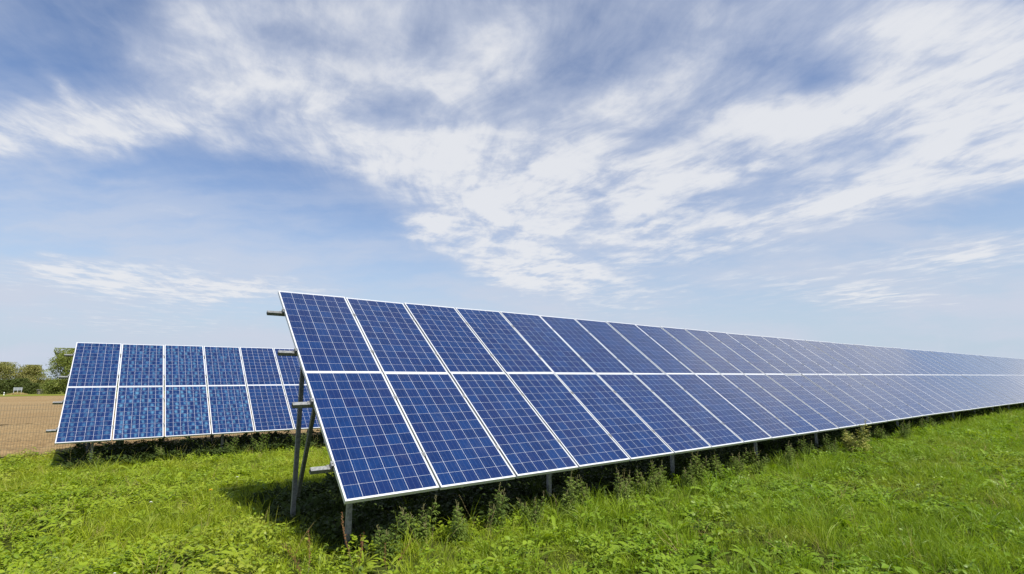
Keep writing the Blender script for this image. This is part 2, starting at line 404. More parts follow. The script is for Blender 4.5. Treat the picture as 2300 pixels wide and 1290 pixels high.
# one panel: frame as the part's own mesh, sheet with cells, clamps
def frame_mesh():
    m = MB(); t = .0115
    m.box(0, t, 0, PL, -.040, 0); m.box(PW-t, PW, 0, PL, -.040, 0)
    m.box(t, PW-t, 0, t, -.040, 0); m.box(t, PW-t, PL-t, PL, -.040, 0)
    # inward lower flange
    for (a, b, c, d) in ((t, t+.022, t, PL-t), (PW-t-.022, PW-t, t, PL-t)):
        m.box(a, b, c, d, -.040, -.038)
    me = m.mesh("panel_frame", ma)
    bm = bmesh.new(); bm.from_mesh(me); bmesh.ops.recalc_face_normals(bm, faces=bm.faces); bm.to_mesh(me); bm.free()
    return me
def sheet_mesh(name, mat):
    m = MB(); m.box(.011, PW-.011, .011, PL-.011, -.0085, -.0025)
    return m.mesh(name, mat)
def clamp_mesh(end=False):
    m = MB()
    if end:
        m.box(-.026, .008, -.03, .03, -.002, .004); m.box(-.026, -.0205, -.03, .03, -.046, -.002); m.box(-.052, -.026, -.03, .03, -.046, -.040)
        m.tube([(-.012, 0, .004), (-.012, 0, .012)], [.008, .008], 6)
    else:
        m.box(-.009, .029, -.03, .03, .0015, .0055); m.box(.0005, .0195, -.03, .03, -.036, .0012)
        m.tube([(.010, 0, .0055), (.010, 0, .012)], [.007, .007], 6)
    return m.mesh("clamp", mz)
FRAME = frame_mesh(); SHEET = sheet_mesh("cell_sheet", mc); SHEETF = sheet_mesh("cell_sheet_painted_glints", mcf)
CLAMP = clamp_mesh(); CLAMPE = clamp_mesh(True)
RAIL_S = (0.47, 1.44, 2.43, 3.38)

def row_matrix(P, az, tilt):
    u = Vector((math.sin(az), math.cos(az), 0)); h = Vector((-math.cos(az), math.sin(az), 0))
    v = h*math.cos(tilt) + Vector((0, 0, 1))*math.sin(tilt); n = u.cross(v)
    M = Matrix((u, v, n)).transposed().to_4x4(); M.translation = P
    return M

def channel(length_pts, w, d, t, opening):
    """C-section between two points; opening = direction of the open side."""
    a, b = Vector(length_pts[0]), Vector(length_pts[1])
    zc = (b-a).normalized(); yc = (opening - zc*opening.dot(zc)).normalized(); xc = yc.cross(zc)
    M = Matrix((xc, yc, zc)).transposed().to_4x4(); M.translation = a
    L = (b-a).length; m = MB()
    m.box(-w/2, w/2, -d/2, -d/2+t, 0, L, M)
    m.box(-w/2, -w/2+t, -d/2+t, d/2, 0, L, M); m.box(w/2-t, w/2, -d/2+t, d/2, 0, L, M)
    m.box(-w/2+t, -w/2+.018, d/2-t, d/2, 0, L, M); m.box(w/2-.018, w/2-t, d/2-t, d/2, 0, L, M)
    return m

def make_array(name, label, P, ncols, nrows_ind, seed, sheet, bend, post_a, stick, glint_amount=None, tail=0):
    rnd = random.Random(seed)
    root = empty(name, (P.x, P.y, float(ground_z(P.x, P.y))))
    tag(root, label, "solar array")
    inv = Matrix.Translation(-root.location)
    M0 = row_matrix(P, AZ, TILT)
    kb, dang = bend
    Mb = M0 @ Matrix.Translation((kb*PIT, 0, 0))
    Mb = row_matrix(Mb.translation, AZ + dang, TILT)
    def colM(k):
        return M0 @ Matrix.Translation((k*PIT, 0, 0)) if k < kb else Mb @ Matrix.Translation(((k-kb)*PIT, 0, 0))
    for k in range(ncols):
        for r in (0, 1):
            if k >= nrows_ind[r]: continue
            M = inv @ colM(k) @ Matrix.Translation((rnd.uniform(-.002, .002), r*(PL+GAP) + rnd.uniform(-.003, .001), rnd.uniform(-.002, .002)))
            M = M @ Euler((rnd.gauss(0, .002), rnd.gauss(0, .003), 0)).to_matrix().to_4x4()
            f = link("solar_panel", FRAME, root); f.matrix_local = M
            c = link("cell_sheet", sheet, f)
            if glint_amount is not None: c['glint_amount'] = glint_amount(k, r)
            if k < 18:
                for s in (RAIL_S[2*r], RAIL_S[2*r+1]):
                    q = link("clamp", CLAMP, f); q.location = (PW, s - r*(PL+GAP), 0)
                    if k == 0:
                        q = link("clamp", CLAMPE, f); q.location = (0, s - r*(PL+GAP), 0)
    if tail:
        # the far continuation of the row
        me = MB(); me2 = MB()
        fv = [v.co.copy() for v in FRAME.vertices]; ff = [tuple(p.vertices) for p in FRAME.polygons]
        for r in (0, 1):
            for k in range(nrows_ind[r], tail):
                M = inv @ colM(k) @ Matrix.Translation((0, r*(PL+GAP), 0))
                me.add([M @ v for v in fv], ff)
                me2.box(.011, PW-.011, .011, PL-.011, -.0085, -.0025, M)
        o = link("solar_panel", me.mesh("far_panel_frames", ma), root); o['kind'] = 'stuff'
        ms_, T_, out_ = material("far_cells")
        principled(T_, out_, Base_Color=(0.03, 0.045, 0.12, 1), Roughness=.36, Coat_Weight=1.0, Coat_Roughness=.10, Coat_IOR=1.33)
        o2 = link("cell_sheet", me2.mesh("far_cell_sheets", ms_), o)
    total = tail or ncols
    # rails
    hb = .048
    for s in RAIL_S:
        m = MB(); segs = [(M0, -stick, min(kb, total)*PIT)]
        if total > kb: segs.append((Mb, .004, (total-kb)*PIT + .05))
        for (M, x0, x1) in segs:
            Mi = inv @ M; t = .004; y0, y1, z1, z0 = s-hb/2, s+hb/2, -.041, -.041-hb
            m.box(x0, x1, y0, y1, z1-t, z1, Mi); m.box(x0, x1, y0, y1, z0, z0+t, Mi)
            m.box(x0, x1, y0, y0+t, z0+t, z1-t, Mi); m.box(x0, x1, y1-t, y1, z0+t, z1-t, Mi)
        link("rail", m.mesh("rail", mz), root)
    # posts, legs, braces, rafters
    Lv = H*math.cos(TILT)
    for i, a in enumerate(post_a):
        k = a/PIT
        M = colM(0) if k < kb else colM(kb)
        aa = a if k < kb else a - kb*PIT
        uu = M.col[0].to_3d(); nn_ = M.col[2].to_3d()
        def pt(s, off=0.0, n=-.150): return M @ Vector((aa+off, s, n))
        b0 = pt(.30, 0, -.135); b1 = pt(3.62, 0, -.135)
        m = channel((inv @ b0, inv @ b1), .06, .075, .004, uu)
        link("rafter", m.mesh("rafter", mzd), root)
        def vert(p, name, w, d, mat, side):
            z = float(ground_z(p.x, p.y)) - .4
            m = channel((inv @ Vector((p.x, p.y, z)), inv @ p), w, d, .005, side)
            link(name, m.mesh(name, mat), root)
        pf = pt(.50, .075, -.10); vert(pf, "post", .052, .042, mz, H)
        pr = pt(2.43, -.035 if i == 0 else .07, -.10); vert(pr, "leg", .050, .042, mzd, H)
        ptop = pt(1.46, -.09 if i == 0 else .0, -.10)
        pbot = Vector((pr.x, pr.y, 0)); pbot.z = float(ground_z(pr.x, pr.y)) + .34; pbot += uu*(.045 if i == 0 else -.05)
        m = channel((inv @ pbot, inv @ (ptop - uu*.0)), .046, .04, .004, -uu)
        link("brace", m.mesh("brace", mzd), root)
    return root

NEAR_POSTS = [.14 + 2.70*i for i in range(26)]
arr1 = make_array("solar_array", "long near row of blue solar panels stretching away to the right on galvanised posts",
                  P0, 60, (36, 60), 5, SHEET, (17, R(1.15)), NEAR_POSTS, .21, tail=70)
cr = {0: .35, 1: .68, 2: .75, 3: .5, 4: .08, 5: .03}  # strength of the painted glints per panel column
arr2 = make_array("solar_array", "rear row of solar panels at left with pale painted glints, partly behind the near row",
                  P1, 22, (22, 22), 9, SHEETF, (60, 0), [.58 + 2.70*i for i in range(8)], .20,
                  glint_amount=lambda k, r: cr.get(k, 0.0) * (1.15 if r == 0 else 0.8))

# ------------------------------------------------------------------ leaf materials
def leaf_mat(name, cols, trans=.35, rough=.5, patch=True, spec=.28):
    m, T, out = material(name)
    oi = T.n('ShaderNodeObjectInfo'); geo = T.n('ShaderNodeNewGeometry')
    at = T.n('ShaderNodeAttribute', {'attribute_name': 'tone'})
    r = T.m('FRACT', T.m('ADD', T.m('MULTIPLY', oi.outputs['Random'], .75), at.outputs['Fac']))
    cr_ = T.n('ShaderNodeValToRGB', Fac=r)
    e = cr_.color_ramp.elements
    while len(e) < len(cols): e.new(.5)
    for i, cc in enumerate(cols):
        e[i].position = i/(len(cols)-1); e[i].color = (*cc, 1)
    c = cr_.outputs[0]
    if patch:
        pn = T.noise(geo.outputs['Position'], 0.55, 4, .6)
        c = T.mix(T.smooth(pn, .52, .72, 0, .55), c, (0.42, 0.38, 0.07, 1))
        pn2 = T.noise(geo.outputs['Position'], 0.9, 3, .5)
        c = T.mix(T.smooth(pn2, .50, .70, 0, .35), c, (0.14, 0.22, 0.02, 1))
    if patch:
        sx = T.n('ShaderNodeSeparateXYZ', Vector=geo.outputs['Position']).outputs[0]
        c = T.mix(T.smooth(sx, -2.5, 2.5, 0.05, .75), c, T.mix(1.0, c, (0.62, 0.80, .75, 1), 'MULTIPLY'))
    p = T.n('ShaderNodeBsdfPrincipled', Base_Color=c, Roughness=rough, Specular_IOR_Level=spec)
    tr = T.n('ShaderNodeBsdfTranslucent', Color=T.mix(1.0, c, (1.35, 1.30, .55, 1), 'MULTIPLY'))
    mx = T.n('ShaderNodeMixShader', Fac=trans)
    T.nt.links.new(p.outputs[0], mx.inputs[1]); T.nt.links.new(tr.outputs[0], mx.inputs[2])
    T.nt.links.new(mx.outputs[0], out.inputs[0])
    return m
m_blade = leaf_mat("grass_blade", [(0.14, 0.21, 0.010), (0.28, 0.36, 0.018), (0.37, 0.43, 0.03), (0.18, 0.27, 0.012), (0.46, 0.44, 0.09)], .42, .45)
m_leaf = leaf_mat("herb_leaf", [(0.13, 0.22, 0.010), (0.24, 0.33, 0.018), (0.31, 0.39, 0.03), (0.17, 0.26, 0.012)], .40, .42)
m_dry = leaf_mat("dry_stalk", [(0.36, 0.28, 0.11), (0.45, 0.36, 0.16), (0.28, 0.22, 0.08)], .2, .7, patch=False)
m_weed = leaf_mat("weed_leaf", [(0.085, 0.135, 0.024), (0.13, 0.19, 0.03), (0.17, 0.23, 0.045)], .3, .55, patch=False)
m_stem = leaf_mat("weed_stem", [(0.16, 0.16, 0.05), (0.20, 0.15, 0.07)], .1, .6, patch=False)
m_seed = leaf_mat("weed_flower_spike", [(0.22, 0.23, 0.09), (0.30, 0.29, 0.13), (0.24, 0.20, 0.10)], .2, .7, patch=False)
m_dock = leaf_mat("dock_seed", [(0.20, 0.075, 0.035), (0.26, 0.11, 0.05), (0.15, 0.07, 0.04)], .15, .7, patch=False)

# leaves as numpy strips
class Leaves:
    def __init__(s): s.v = []; s.f = []; s.t = []
    def strip(s, base, dirv, up, length, width, droop, prof, segs, fold=0.0, tone=0.0, side=None):
        base = Vector(base); d = Vector(dirv).normalized(); upv = Vector(up)
        sd_ = d.cross(upv)
        sd_ = sd_.normalized() if sd_.length > 1e-4 else Vector((1, 0, 0))
        if side is not None: sd_ = Vector(side)
        p = base.copy(); b0 = len(s.v); step = length/segs; cur = d.copy()
        for i in range(segs+1):
            w = width*prof(i/segs)*.5
            nrm = sd_.cross(cur)
            s.v.append(tuple(p - sd_*w + nrm*fold*w)); s.v.append(tuple(p)); s.v.append(tuple(p + sd_*w + nrm*fold*w))
            s.t += [tone]*3
            cur = (cur + Vector((0, 0, -droop/segs))).normalized(); p = p + cur*step
        for i in range(segs):
            a = b0+3*i
            s.f += [(a, a+1, a+4, a+3), (a+1, a+2, a+5, a+4)]
    def blade(s, base, dirv, length, width, droop, segs, tone):
        base = Vector(base); cur = Vector(dirv).normalized()
        sd_ = cur.cross(Vector((random.uniform(-1, 1), random.uniform(-1, 1), .2))).normalized()
        p = base.copy(); b0 = len(s.v); step = length/segs
        for i in range(segs):
            w = width*(1-(i/segs)**2*.75)*.5
            s.v += [tuple(p-sd_*w), tuple(p+sd_*w)]; s.t += [tone]*2
            cur = (cur + Vector((0, 0, -droop/segs*(i+1)/segs*2))).normalized(); p = p+cur*step
        s.v.append(tuple(p)); s.t.append(tone)
        for i in range(segs-1):
            a = b0+2*i; s.f.append((a, a+1, a+3, a+2))
        a = b0+2*(segs-1); s.f.append((a, a+1, a+2))
    def mesh(s, name, mat, smooth=True):
        me = bpy.data.meshes.new(name); me.from_pydata(s.v, [], s.f); me.materials.append(mat)
        at = me.attributes.new('tone', 'FLOAT', 'POINT'); at.data.foreach_set('value', s.t)
        if smooth: me.shade_smooth()
        me.update(); return me

random.seed(11)
def pr_lance(t): return max(.04, math.sin(math.pi*min(1, .06+t*.94))**.8)
def pr_dandel(t):
    return max(.05, (.25+.9*t)*(1-t**6))*(.62+.38*abs(math.sin(t*14)))
def pr_round(t): return max(.03, math.sqrt(max(0, 1-(2*t-1)**2)))

def clump_grass(n, lmin, lmax, spread, droop, w=.005):
    L = Leaves()
    for i in range(n):
        a = random.uniform(0, 6.283); r = spread*math.sqrt(random.random()); lean = random.uniform(.1, .75)
        b = (r*math.cos(a), r*math.sin(a), -.02); a2 = a + random.gauss(0, .8)
        d = (lean*math.cos(a2), lean*math.sin(a2), 1)
        L.blade(b, d, random.uniform(lmin, lmax), random.uniform(w*.7, w*1.4), random.uniform(.4, 1)*droop, 4, random.random()*.25)
    return L.mesh("grass_clump", m_blade)
def clump_rosette(n, lmin, lmax, prof, wr, lift):
    L = Leaves()
    for i in range(n):
        a = random.uniform(0, 6.283); l = random.uniform(lmin, lmax); li = random.uniform(lift*.5, lift*1.5)
        d = (math.cos(a), math.sin(a), li)
        L.strip((.01*math.cos(a), .01*math.sin(a), 0), d, (random.uniform(-.3, .3), random.uniform(-.3, .3), 1), l, l*wr*random.uniform(.8, 1.2), random.uniform(.7, 1.5), prof, 8, .25, random.random()*.3)
    return L.mesh("herb_clump", m_leaf)
def clump_small(n, spread, h, size):
    L = Leaves()
    for i in range(n):
        a = random.uniform(0, 6.283); r = spread*math.sqrt(random.random()); z = random.uniform(.2, 1)*h
        a2 = random.uniform(0, 6.283)
        d = (math.cos(a2), math.sin(a2), random.uniform(-.3, .9))
        L.strip((r*math.cos(a), r*math.sin(a), z), d, (random.uniform(-.6, .6), random.uniform(-.6, .6), 1), size*random.uniform(.6, 1.4), size*random.uniform(.4, .75), .5, pr_round, 3, .2, random.random()*.35)
    return L.mesh("leaf_clump", m_leaf)
def clump_dry(n):
    L = Leaves()
    for i in range(n):
        a = random.uniform(0, 6.283); lean = random.uniform(.1, .9)
        L.blade((random.uniform(-.05, .05), random.uniform(-.05, .05), 0), (lean*math.cos(a), lean*math.sin(a), 1), random.uniform(.12, .32), .003, .5, 4, random.random()*.5)
    return L.mesh("dry_clump", m_dry)

m_painted_shade = leaf_mat("leaf_painted_shade", [(0.03, 0.048, 0.012), (0.045, 0.07, 0.016), (0.06, 0.085, 0.02)], .2, .6, patch=False, spec=.08)  # leaf colour darkened to paint in deeper shade under the panels
VAR = bpy.data.collections.new("meadow_plants")
kinds = {}
def variant(kind, me):
    o = bpy.data.objects.new("p%03d_%s" % (len(VAR.objects), kind), me); VAR.objects.link(o)
    kinds.setdefault(kind, []).append(len(VAR.objects)-1)
for i in range(6): variant('grass', clump_grass(34, .08, .21, .08, 1.1))
for i in range(4): variant('tall', clump_grass(26, .20, .42, .09, 1.4, .006))
for i in range(5): variant('rosette', clump_rosette(random.randint(8, 12), .09, .19, pr_dandel, .32, .75))
for i in range(3): variant('dock', clump_rosette(random.randint(6, 9), .12, .24, pr_lance, .36, 1.0))
for i in range(3): variant('small', clump_small(55, .10, .12, .034))
for i in range(3): variant('small', clump_small(34, .11, .15, .044))
for i in range(3): variant('dry', clump_dry(9))
for i in range(3):  # plant copies with the shade put into their leaf colour
    me = clump_small(70, .12, .20, .055); me.materials[0] = m_painted_shade; variant('shade', me)
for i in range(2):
    me = clump_rosette(9, .14, .28, pr_lance, .34, 1.1); me.materials[0] = m_painted_shade; variant('shade', me)
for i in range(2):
    me = clump_grass(30, .16, .36, .09, 1.3, .006); me.materials[0] = m_painted_shade; variant('shade', me)

def gn_instancer(name, pts, idx, rot, scl, label, cat):
    me = bpy.data.meshes.new(name); me.from_pydata(pts.tolist(), [], [])
    a = me.attributes.new('idx', 'INT', 'POINT'); a.data.foreach_set('value', idx.astype(np.int32))
    a = me.attributes.new('rot', 'FLOAT_VECTOR', 'POINT'); a.data.foreach_set('vector', rot.astype(np.float32).ravel())
    a = me.attributes.new('scl', 'FLOAT_VECTOR', 'POINT'); a.data.foreach_set('vector', scl.astype(np.float32).ravel())
    o = link(name, me)
    ng = bpy.data.node_groups.new(name + "_nodes", 'GeometryNodeTree')
    ng.interface.new_socket('Geometry', in_out='INPUT', socket_type='NodeSocketGeometry')
    ng.interface.new_socket('Geometry', in_out='OUTPUT', socket_type='NodeSocketGeometry')
    gi = ng.nodes.new('NodeGroupInput'); go = ng.nodes.new('NodeGroupOutput')
    ci = ng.nodes.new('GeometryNodeCollectionInfo'); ci.inputs['Collection'].default_value = VAR
    ci.inputs['Separate Children'].default_value = True; ci.inputs['Reset Children'].default_value = True
    io = ng.nodes.new('GeometryNodeInstanceOnPoints'); io.inputs['Pick Instance'].default_value = True
    def attr(nm, dt):
        n = ng.nodes.new('GeometryNodeInputNamedAttribute'); n.data_type = dt; n.inputs['Name'].default_value = nm
        return n.outputs[0]
    ng.links.new(gi.outputs[0], io.inputs['Points']); ng.links.new(ci.outputs[0], io.inputs['Instance'])
    ng.links.new(attr('idx', 'INT'), io.inputs['Instance Index'])
    e2r = ng.nodes.new('FunctionNodeEulerToRotation')
    ng.links.new(attr('rot', 'FLOAT_VECTOR'), e2r.inputs[0]); ng.links.new(e2r.outputs[0], io.inputs['Rotation'])
    ng.links.new(attr('scl', 'FLOAT_VECTOR'), io.inputs['Scale'])
    ng.links.new(io.outputs[0], go.inputs[0])
    md = o.modifiers.new("instances", 'NODES'); md.node_group = ng
    tag(o, label, cat, kind='stuff')
    return o

rs = np.random.RandomState(3)
def scatter(n, x0, x1, y0, y1):
    return np.stack([rs.uniform(x0, x1, n), rs.uniform(y0, y1, n)], 1)
XY = scatter(230000, -27, 42, 3.2, 40)
q = (XY[:, 0]-P0.x)*H.x + (XY[:, 1]-P0.y)*H.y
a = (XY[:, 0]-P0.x)*U.x + (XY[:, 1]-P0.y)*U.y
dist = np.hypot(XY[:, 0], XY[:, 1]); ang = np.degrees(np.arctan2(XY[:, 0], XY[:, 1]))
dens_full = 230000/(69*36.8)
want = np.where(dist < 9, 88, np.where(dist < 18, 62, 40)).astype(float)
want[np.abs(ang) > 49] *= .45
want[np.abs(ang) > 60] *= .4
want[(q > 1.5) & (a > 3)] *= .25
want[(q > 14.50)] = 0
want[q > 13.9] *= .8
keep = rs.rand(len(XY)) < want/dens_full
XY, q, a, dist = XY[keep], q[keep], a[keep], dist[keep]
# mixture of plants
nb = np.array([noise.noise((x*.45, y*.45, 1.5)) for x, y in XY])
nb2 = np.array([noise.noise((x*1.3, y*1.3, 7.5)) for x, y in XY])
u_ = rs.rand(len(XY))
leafy = np.clip(.46 + .7*nb + .35*nb2 - .16*(XY[:, 0] > 1.5), .08, .9)
edge = np.exp(-((q+.15)/.38)**2) + np.exp(-((q-10.2)/.5)**2)
kind = np.where(u_ < leafy*.58, 0, np.where(u_ < leafy, 1, np.where(u_ < leafy+.008, 2, 3)))   # rosette, small, dock, grass
idx = np.zeros(len(XY), int)
for kk, nm in ((0, 'rosette'), (1, 'small'), (2, 'dock'), (3, 'grass')):
    s_ = kind == kk; idx[s_] = rs.choice(kinds[nm], s_.sum())
under = ((q > .25) & (q < 4.4) & (a > .05)) | ((q > 10.4) & (q < 14.0) & (a > A1+.25))  # darkened plants go only where the rows cast their shadow
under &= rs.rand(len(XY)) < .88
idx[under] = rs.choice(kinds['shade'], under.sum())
tall = ~under & (rs.rand(len(XY)) < .03 + .10*edge + .08*(nb < -.2)) & (kind >= 2)
idx[tall] = rs.choice(kinds['tall'], tall.sum())
dry = ~under & (rs.rand(len(XY)) < .018 + .03*(nb2 > .25))
idx[dry] = rs.choice(kinds['dry'], dry.sum())
sc_ = rs.uniform(.7, 1.25, len(XY)) * np.where(dist > 18, 1.35, 1.0)
sc_ *= np.where(kind == 0, np.where(rs.rand(len(XY)) < .25, 1.45, 1.05), 1.0)
sc_[kind == 3] *= .92
pts = np.stack([XY[:, 0], XY[:, 1], ground_z(XY[:, 0], XY[:, 1]) - .005], 1)
rot = np.stack([rs.normal(0, .14, len(XY)), rs.normal(0, .14, len(XY)), rs.uniform(0, 6.283, len(XY))], 1)
scl = np.stack([sc_, sc_, sc_*rs.uniform(.8, 1.2, len(XY))], 1)
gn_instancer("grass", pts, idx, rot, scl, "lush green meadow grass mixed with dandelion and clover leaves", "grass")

# ------------------------------------------------------------------ tall weeds along the rows
def spike_blob(mb, p, r):
    x, y, z = p
    b = len(mb.v)
    mb.v += [(x+r, y, z), (x, y+r, z), (x-r, y, z), (x, y-r, z), (x, y, z+r*1.3), (x, y, z-r*1.3)]
    mb.f += [(b, b+1, b+4), (b+1, b+2, b+4), (b+2, b+3, b+4), (b+3, b, b+4), (b+1, b, b+5), (b+2, b+1, b+5), (b+3, b+2, b+5), (b, b+3, b+5)]

def weed_meshes(kind, seed):
    random.seed(seed)
    st = MB(); lv = Leaves(); sd2 = MB()
    nst = {'mugwort': random.randint(5, 7), 'dock': 2, 'stalk': 4}[kind]
    for s_i in range(nst):
        a0 = random.uniform(0, 6.283); lean = random.uniform(.05, .42); hgt = random.uniform(.45, 1.0) if s_i else 1.0
        if kind == 'stalk': lean *= 1.6
        pts_ = []; p = Vector((.04*math.cos(a0), .04*math.sin(a0), -.03)); d = Vector((lean*math.cos(a0), lean*math.sin(a0), 1)).normalized()
        N = 9
        for i in range(N+1):
            pts_.append(p.copy()); p = p + d*hgt/N
            d = (d + Vector((random.gauss(0, .06), random.gauss(0, .06), -.02 if kind != 'stalk' else -.10*i/N))).normalized()
        st.tube(pts_, [.0065*(1-.75*i/N) if kind != 'stalk' else .0028*(1-.6*i/N) for i in range(N+1)], 4, False)
        def at(t):
            i = min(int(t*N), N-1); return pts_[i].lerp(pts_[i+1], t*N-i)
        if kind == 'mugwort':
            for j in range(26):
                t = .06 + .8*j/26; b = at(t); a1 = j*2.4 + random.uniform(-.4, .4); sz = .21*(1-.66*t)*random.uniform(.8, 1.2)
                d1 = Vector((math.cos(a1), math.sin(a1), .45))
                lv.strip(b, d1, (0, 0, 1), sz, .022, 1.0, pr_lance, 3, .2, random.random()*.3)
                for kx in (-1, 1):
                    for fr_ in (.35, .62, .85):
                        b2 = b + d1.normalized()*sz*fr_
                        d2 = Vector((math.cos(a1+kx*.8), math.sin(a1+kx*.8), .2))
                        lv.strip(b2, d2, (0, 0, 1), sz*.48, .024, .9, pr_lance, 2, .2, random.random()*.3)
            for j in range(9):      # flowering side branches
                t = .60 + .38*j/9; b = at(t); a1 = random.uniform(0, 6.283); l = .13*(1.15-t)+.03
                d1 = Vector((math.cos(a1)*.5, math.sin(a1)*.5, 1)).normalized(); e = b + d1*l
                st.tube([b, e], [.0016, .0008], 3, False)
                for m_ in range(7): spike_blob(sd2, b.lerp(e, .2+.8*m_/6)+Vector((random.gauss(0, .004), random.gauss(0, .004), 0)), random.uniform(.003, .0058))
            for m_ in range(16): spike_blob(sd2, at(.72+.28*m_/16)+Vector((random.gauss(0, .005), random.gauss(0, .005), 0)), random.uniform(.003, .006))
        elif kind == 'dock':
            for m_ in range(70):
                t = .35+.65*random.random(); spike_blob(sd2, at(t)+Vector((random.gauss(0, .012), random.gauss(0, .012), random.gauss(0, .01))), random.uniform(.004, .008))
            for j in range(5):
                t = .4+.1*j; b = at(t); a1 = random.uniform(0, 6.283); e = b + Vector((math.cos(a1)*.35, math.sin(a1)*.35, 1)).normalized()*.15
                st.tube([b, e], [.002, .001], 3, False)
                for m_ in range(14): spike_blob(sd2, b.lerp(e, random.random())+Vector((random.gauss(0, .006), random.gauss(0, .006), 0)), random.uniform(.0035, .0065))
            for j in range(5):
                b = at(.05+.06*j); a1 = random.uniform(0, 6.283)
                lv.strip(b, (math.cos(a1), math.sin(a1), .8), (0, 0, 1), .18, .045, 1.3, pr_lance, 5, .2, .2)
        else:
            for m_ in range(22):
                t = .7+.3*random.random(); spike_blob(sd2, at(t)+Vector((random.gauss(0, .006), random.gauss(0, .006), 0)), random.uniform(.002, .004))
            for j in range(4):
                a1 = random.uniform(0, 6.283); lv.blade(at(.05+.15*j), (math.cos(a1)*.5, math.sin(a1)*.5, 1), random.uniform(.2, .35), .006, 1.3, 5, .2)
    return (st.mesh(kind+"_stem", m_stem), lv.mesh(kind+"_leaves", m_weed),
            sd2.mesh(kind+"_heads", {'mugwort': m_seed, 'dock': m_dock, 'stalk': m_dry}[kind]))

WM = {('mugwort', i): weed_meshes('mugwort', 100+i) for i in range(5)}
WM.update({('dock', i): weed_meshes('dock', 200+i) for i in range(2)})
WM.update({('stalk', i): weed_meshes('stalk', 300+i) for i in range(3)})
WNAME = {'mugwort': 'mugwort_plant', 'dock': 'dock_plant', 'stalk': 'grass_stalk'}
def weed(kind, var, x, y, h, rz, label, group):
    r = empty(WNAME[kind], (x, y, float(ground_z(x, y))), rz)
    r.scale = (h*1.0, h*1.0, h)
    tag(r, label, "weed", group)
    s_, l_, f_ = WM[(kind, var)]
    link("stem", s_, r); link("foliage", l_, r); link("seed_head", f_, r)
    return r
ORD = ["first", "second", "third", "fourth", "fifth", "sixth", "seventh", "eighth", "ninth", "tenth", "eleventh", "twelfth", "thirteenth",
       "fourteenth", "fifteenth", "sixteenth", "seventeenth", "eighteenth", "nineteenth", "twentieth"]
rw = random.Random(77)
#                 along, across, height
WEEDS = [(.42, -.05, .66), (.80, .10, .74), (1.20, -.08, .66), (1.72, .05, .76), (2.14, -.10, .62), (2.78, .00, .78), (3.22, .10, .66), (3.75, -.10, .72),
         (4.30, .00, .66), (4.66, .05, .78), (5.30, -.05, .66), (5.75, .05, .76), (6.25, .00, .66), (6.85, .05, .72), (7.45, -.02, .66), (8.35, -.10, .74), (9.5, .02, .74),
         (10.4, -.1, .66), (11.6, 0, .76), (12.5, -.05, .66), (13.6, 0, .74), (14.7, -.1, .76), (15.6, 0, .66), (16.7, 0, .72), (17.6, -.1, .74)]
used = {}
for (al, ac, hh_) in WEEDS:
    x, y = row_pt(al, ac); k = int(al/PIT)
    side = "left half" if (al/PIT - k) < .5 else "right half"
    tall_ = "tall" if hh_ > .69 else "shorter"
    weed('mugwort', rw.randrange(5), x, y, hh_*.74, rw.uniform(0, 6.28),
         f"{tall_} bushy weed with pale spikes under near row's {ORD[k]} bottom panel, {side}", "bushy weeds along the near row's lower edge")
for (al, ac, hh_, lab) in ((-.40, -.25, .46, "reddish brown dock stalk leaning left, farthest left of the dock stalks by the first post"),
                           (.02, -.30, .56, "tallest brown dock stalk, just left of the near row's first post"),
                           (.22, -.55, .36, "low brown dock plant in front of the near row's first post")):
    x, y = row_pt(al, ac); weed('dock', rw.randrange(2), x, y, hh_, rw.uniform(0, 6.28), lab, "dock stalks by the first post")
for (al, ac, hh_, lab) in ((-2.05, 1.55, .55, "thin pale grass stalks at the lit left edge of the near row's shadow"),
                           (3.30, -.30, .62, "arching grass stalks before the gap under the near row's fourth bottom panel"),
                           (5.05, -.35, .45, "thin grass stalks just left of the near row's third post"),
                           (.62, -.50, .50, "thin grass stalks in front of the near row's first bottom panel, right of the dock"),
                           (1.40, -.25, .58, "tall grass stalks under the left half of the near row's second bottom panel"),
                           (1.95, -.55, .44, "short grass stalks in front of the near row's second bottom panel"),
                           (2.50, -.20, .55, "grass stalks right beside the near row's second post"),
                           (3.95, -.50, .48, "short grass stalks standing out in front of the near row's fourth bottom panel"),
                           (6.55, -.25, .58, "grass stalks between the third and fourth posts of the near row"),
                           (-1.30, .75, .50, "grass stalks just left of the near row's slanting brace")):
    x, y = row_pt(al, ac); weed('stalk', rw.randrange(3), x, y, hh_, rw.uniform(0, 6.28), lab, "grass stalks by the near row")
for i, (al, hh_, kd) in enumerate(((.35, .62, 'stalk'), (.75, .52, 'mugwort'), (1.45, .62, 'stalk'), (2.0, .50, 'mugwort'), (2.35, .66, 'stalk'), (2.95, .70, 'stalk'),
                                   (3.45, .60, 'mugwort'), (4.15, .66, 'mugwort'), (4.6, .62, 'stalk'), (5.2, .66, 'mugwort'), (5.7, .7, 'stalk'), (6.3, .7, 'mugwort'), (7.2, .66, 'mugwort'))):
    x, y = row_pt(A1+al, Q1-.05+.1*(i % 3)); k = int(al/PIT)
    what = "thin pale grass stalks" if kd == 'stalk' else "leafy dull green weed"
    side = "left half" if (al/PIT - k) < .5 else "right half"
    weed(kd, rw.randrange(3), x, y, hh_, rw.uniform(0, 6.28), f"{what} under the {side} of the rear row's {ORD[k]} bottom panel", "weeds along the rear row's lower edge")
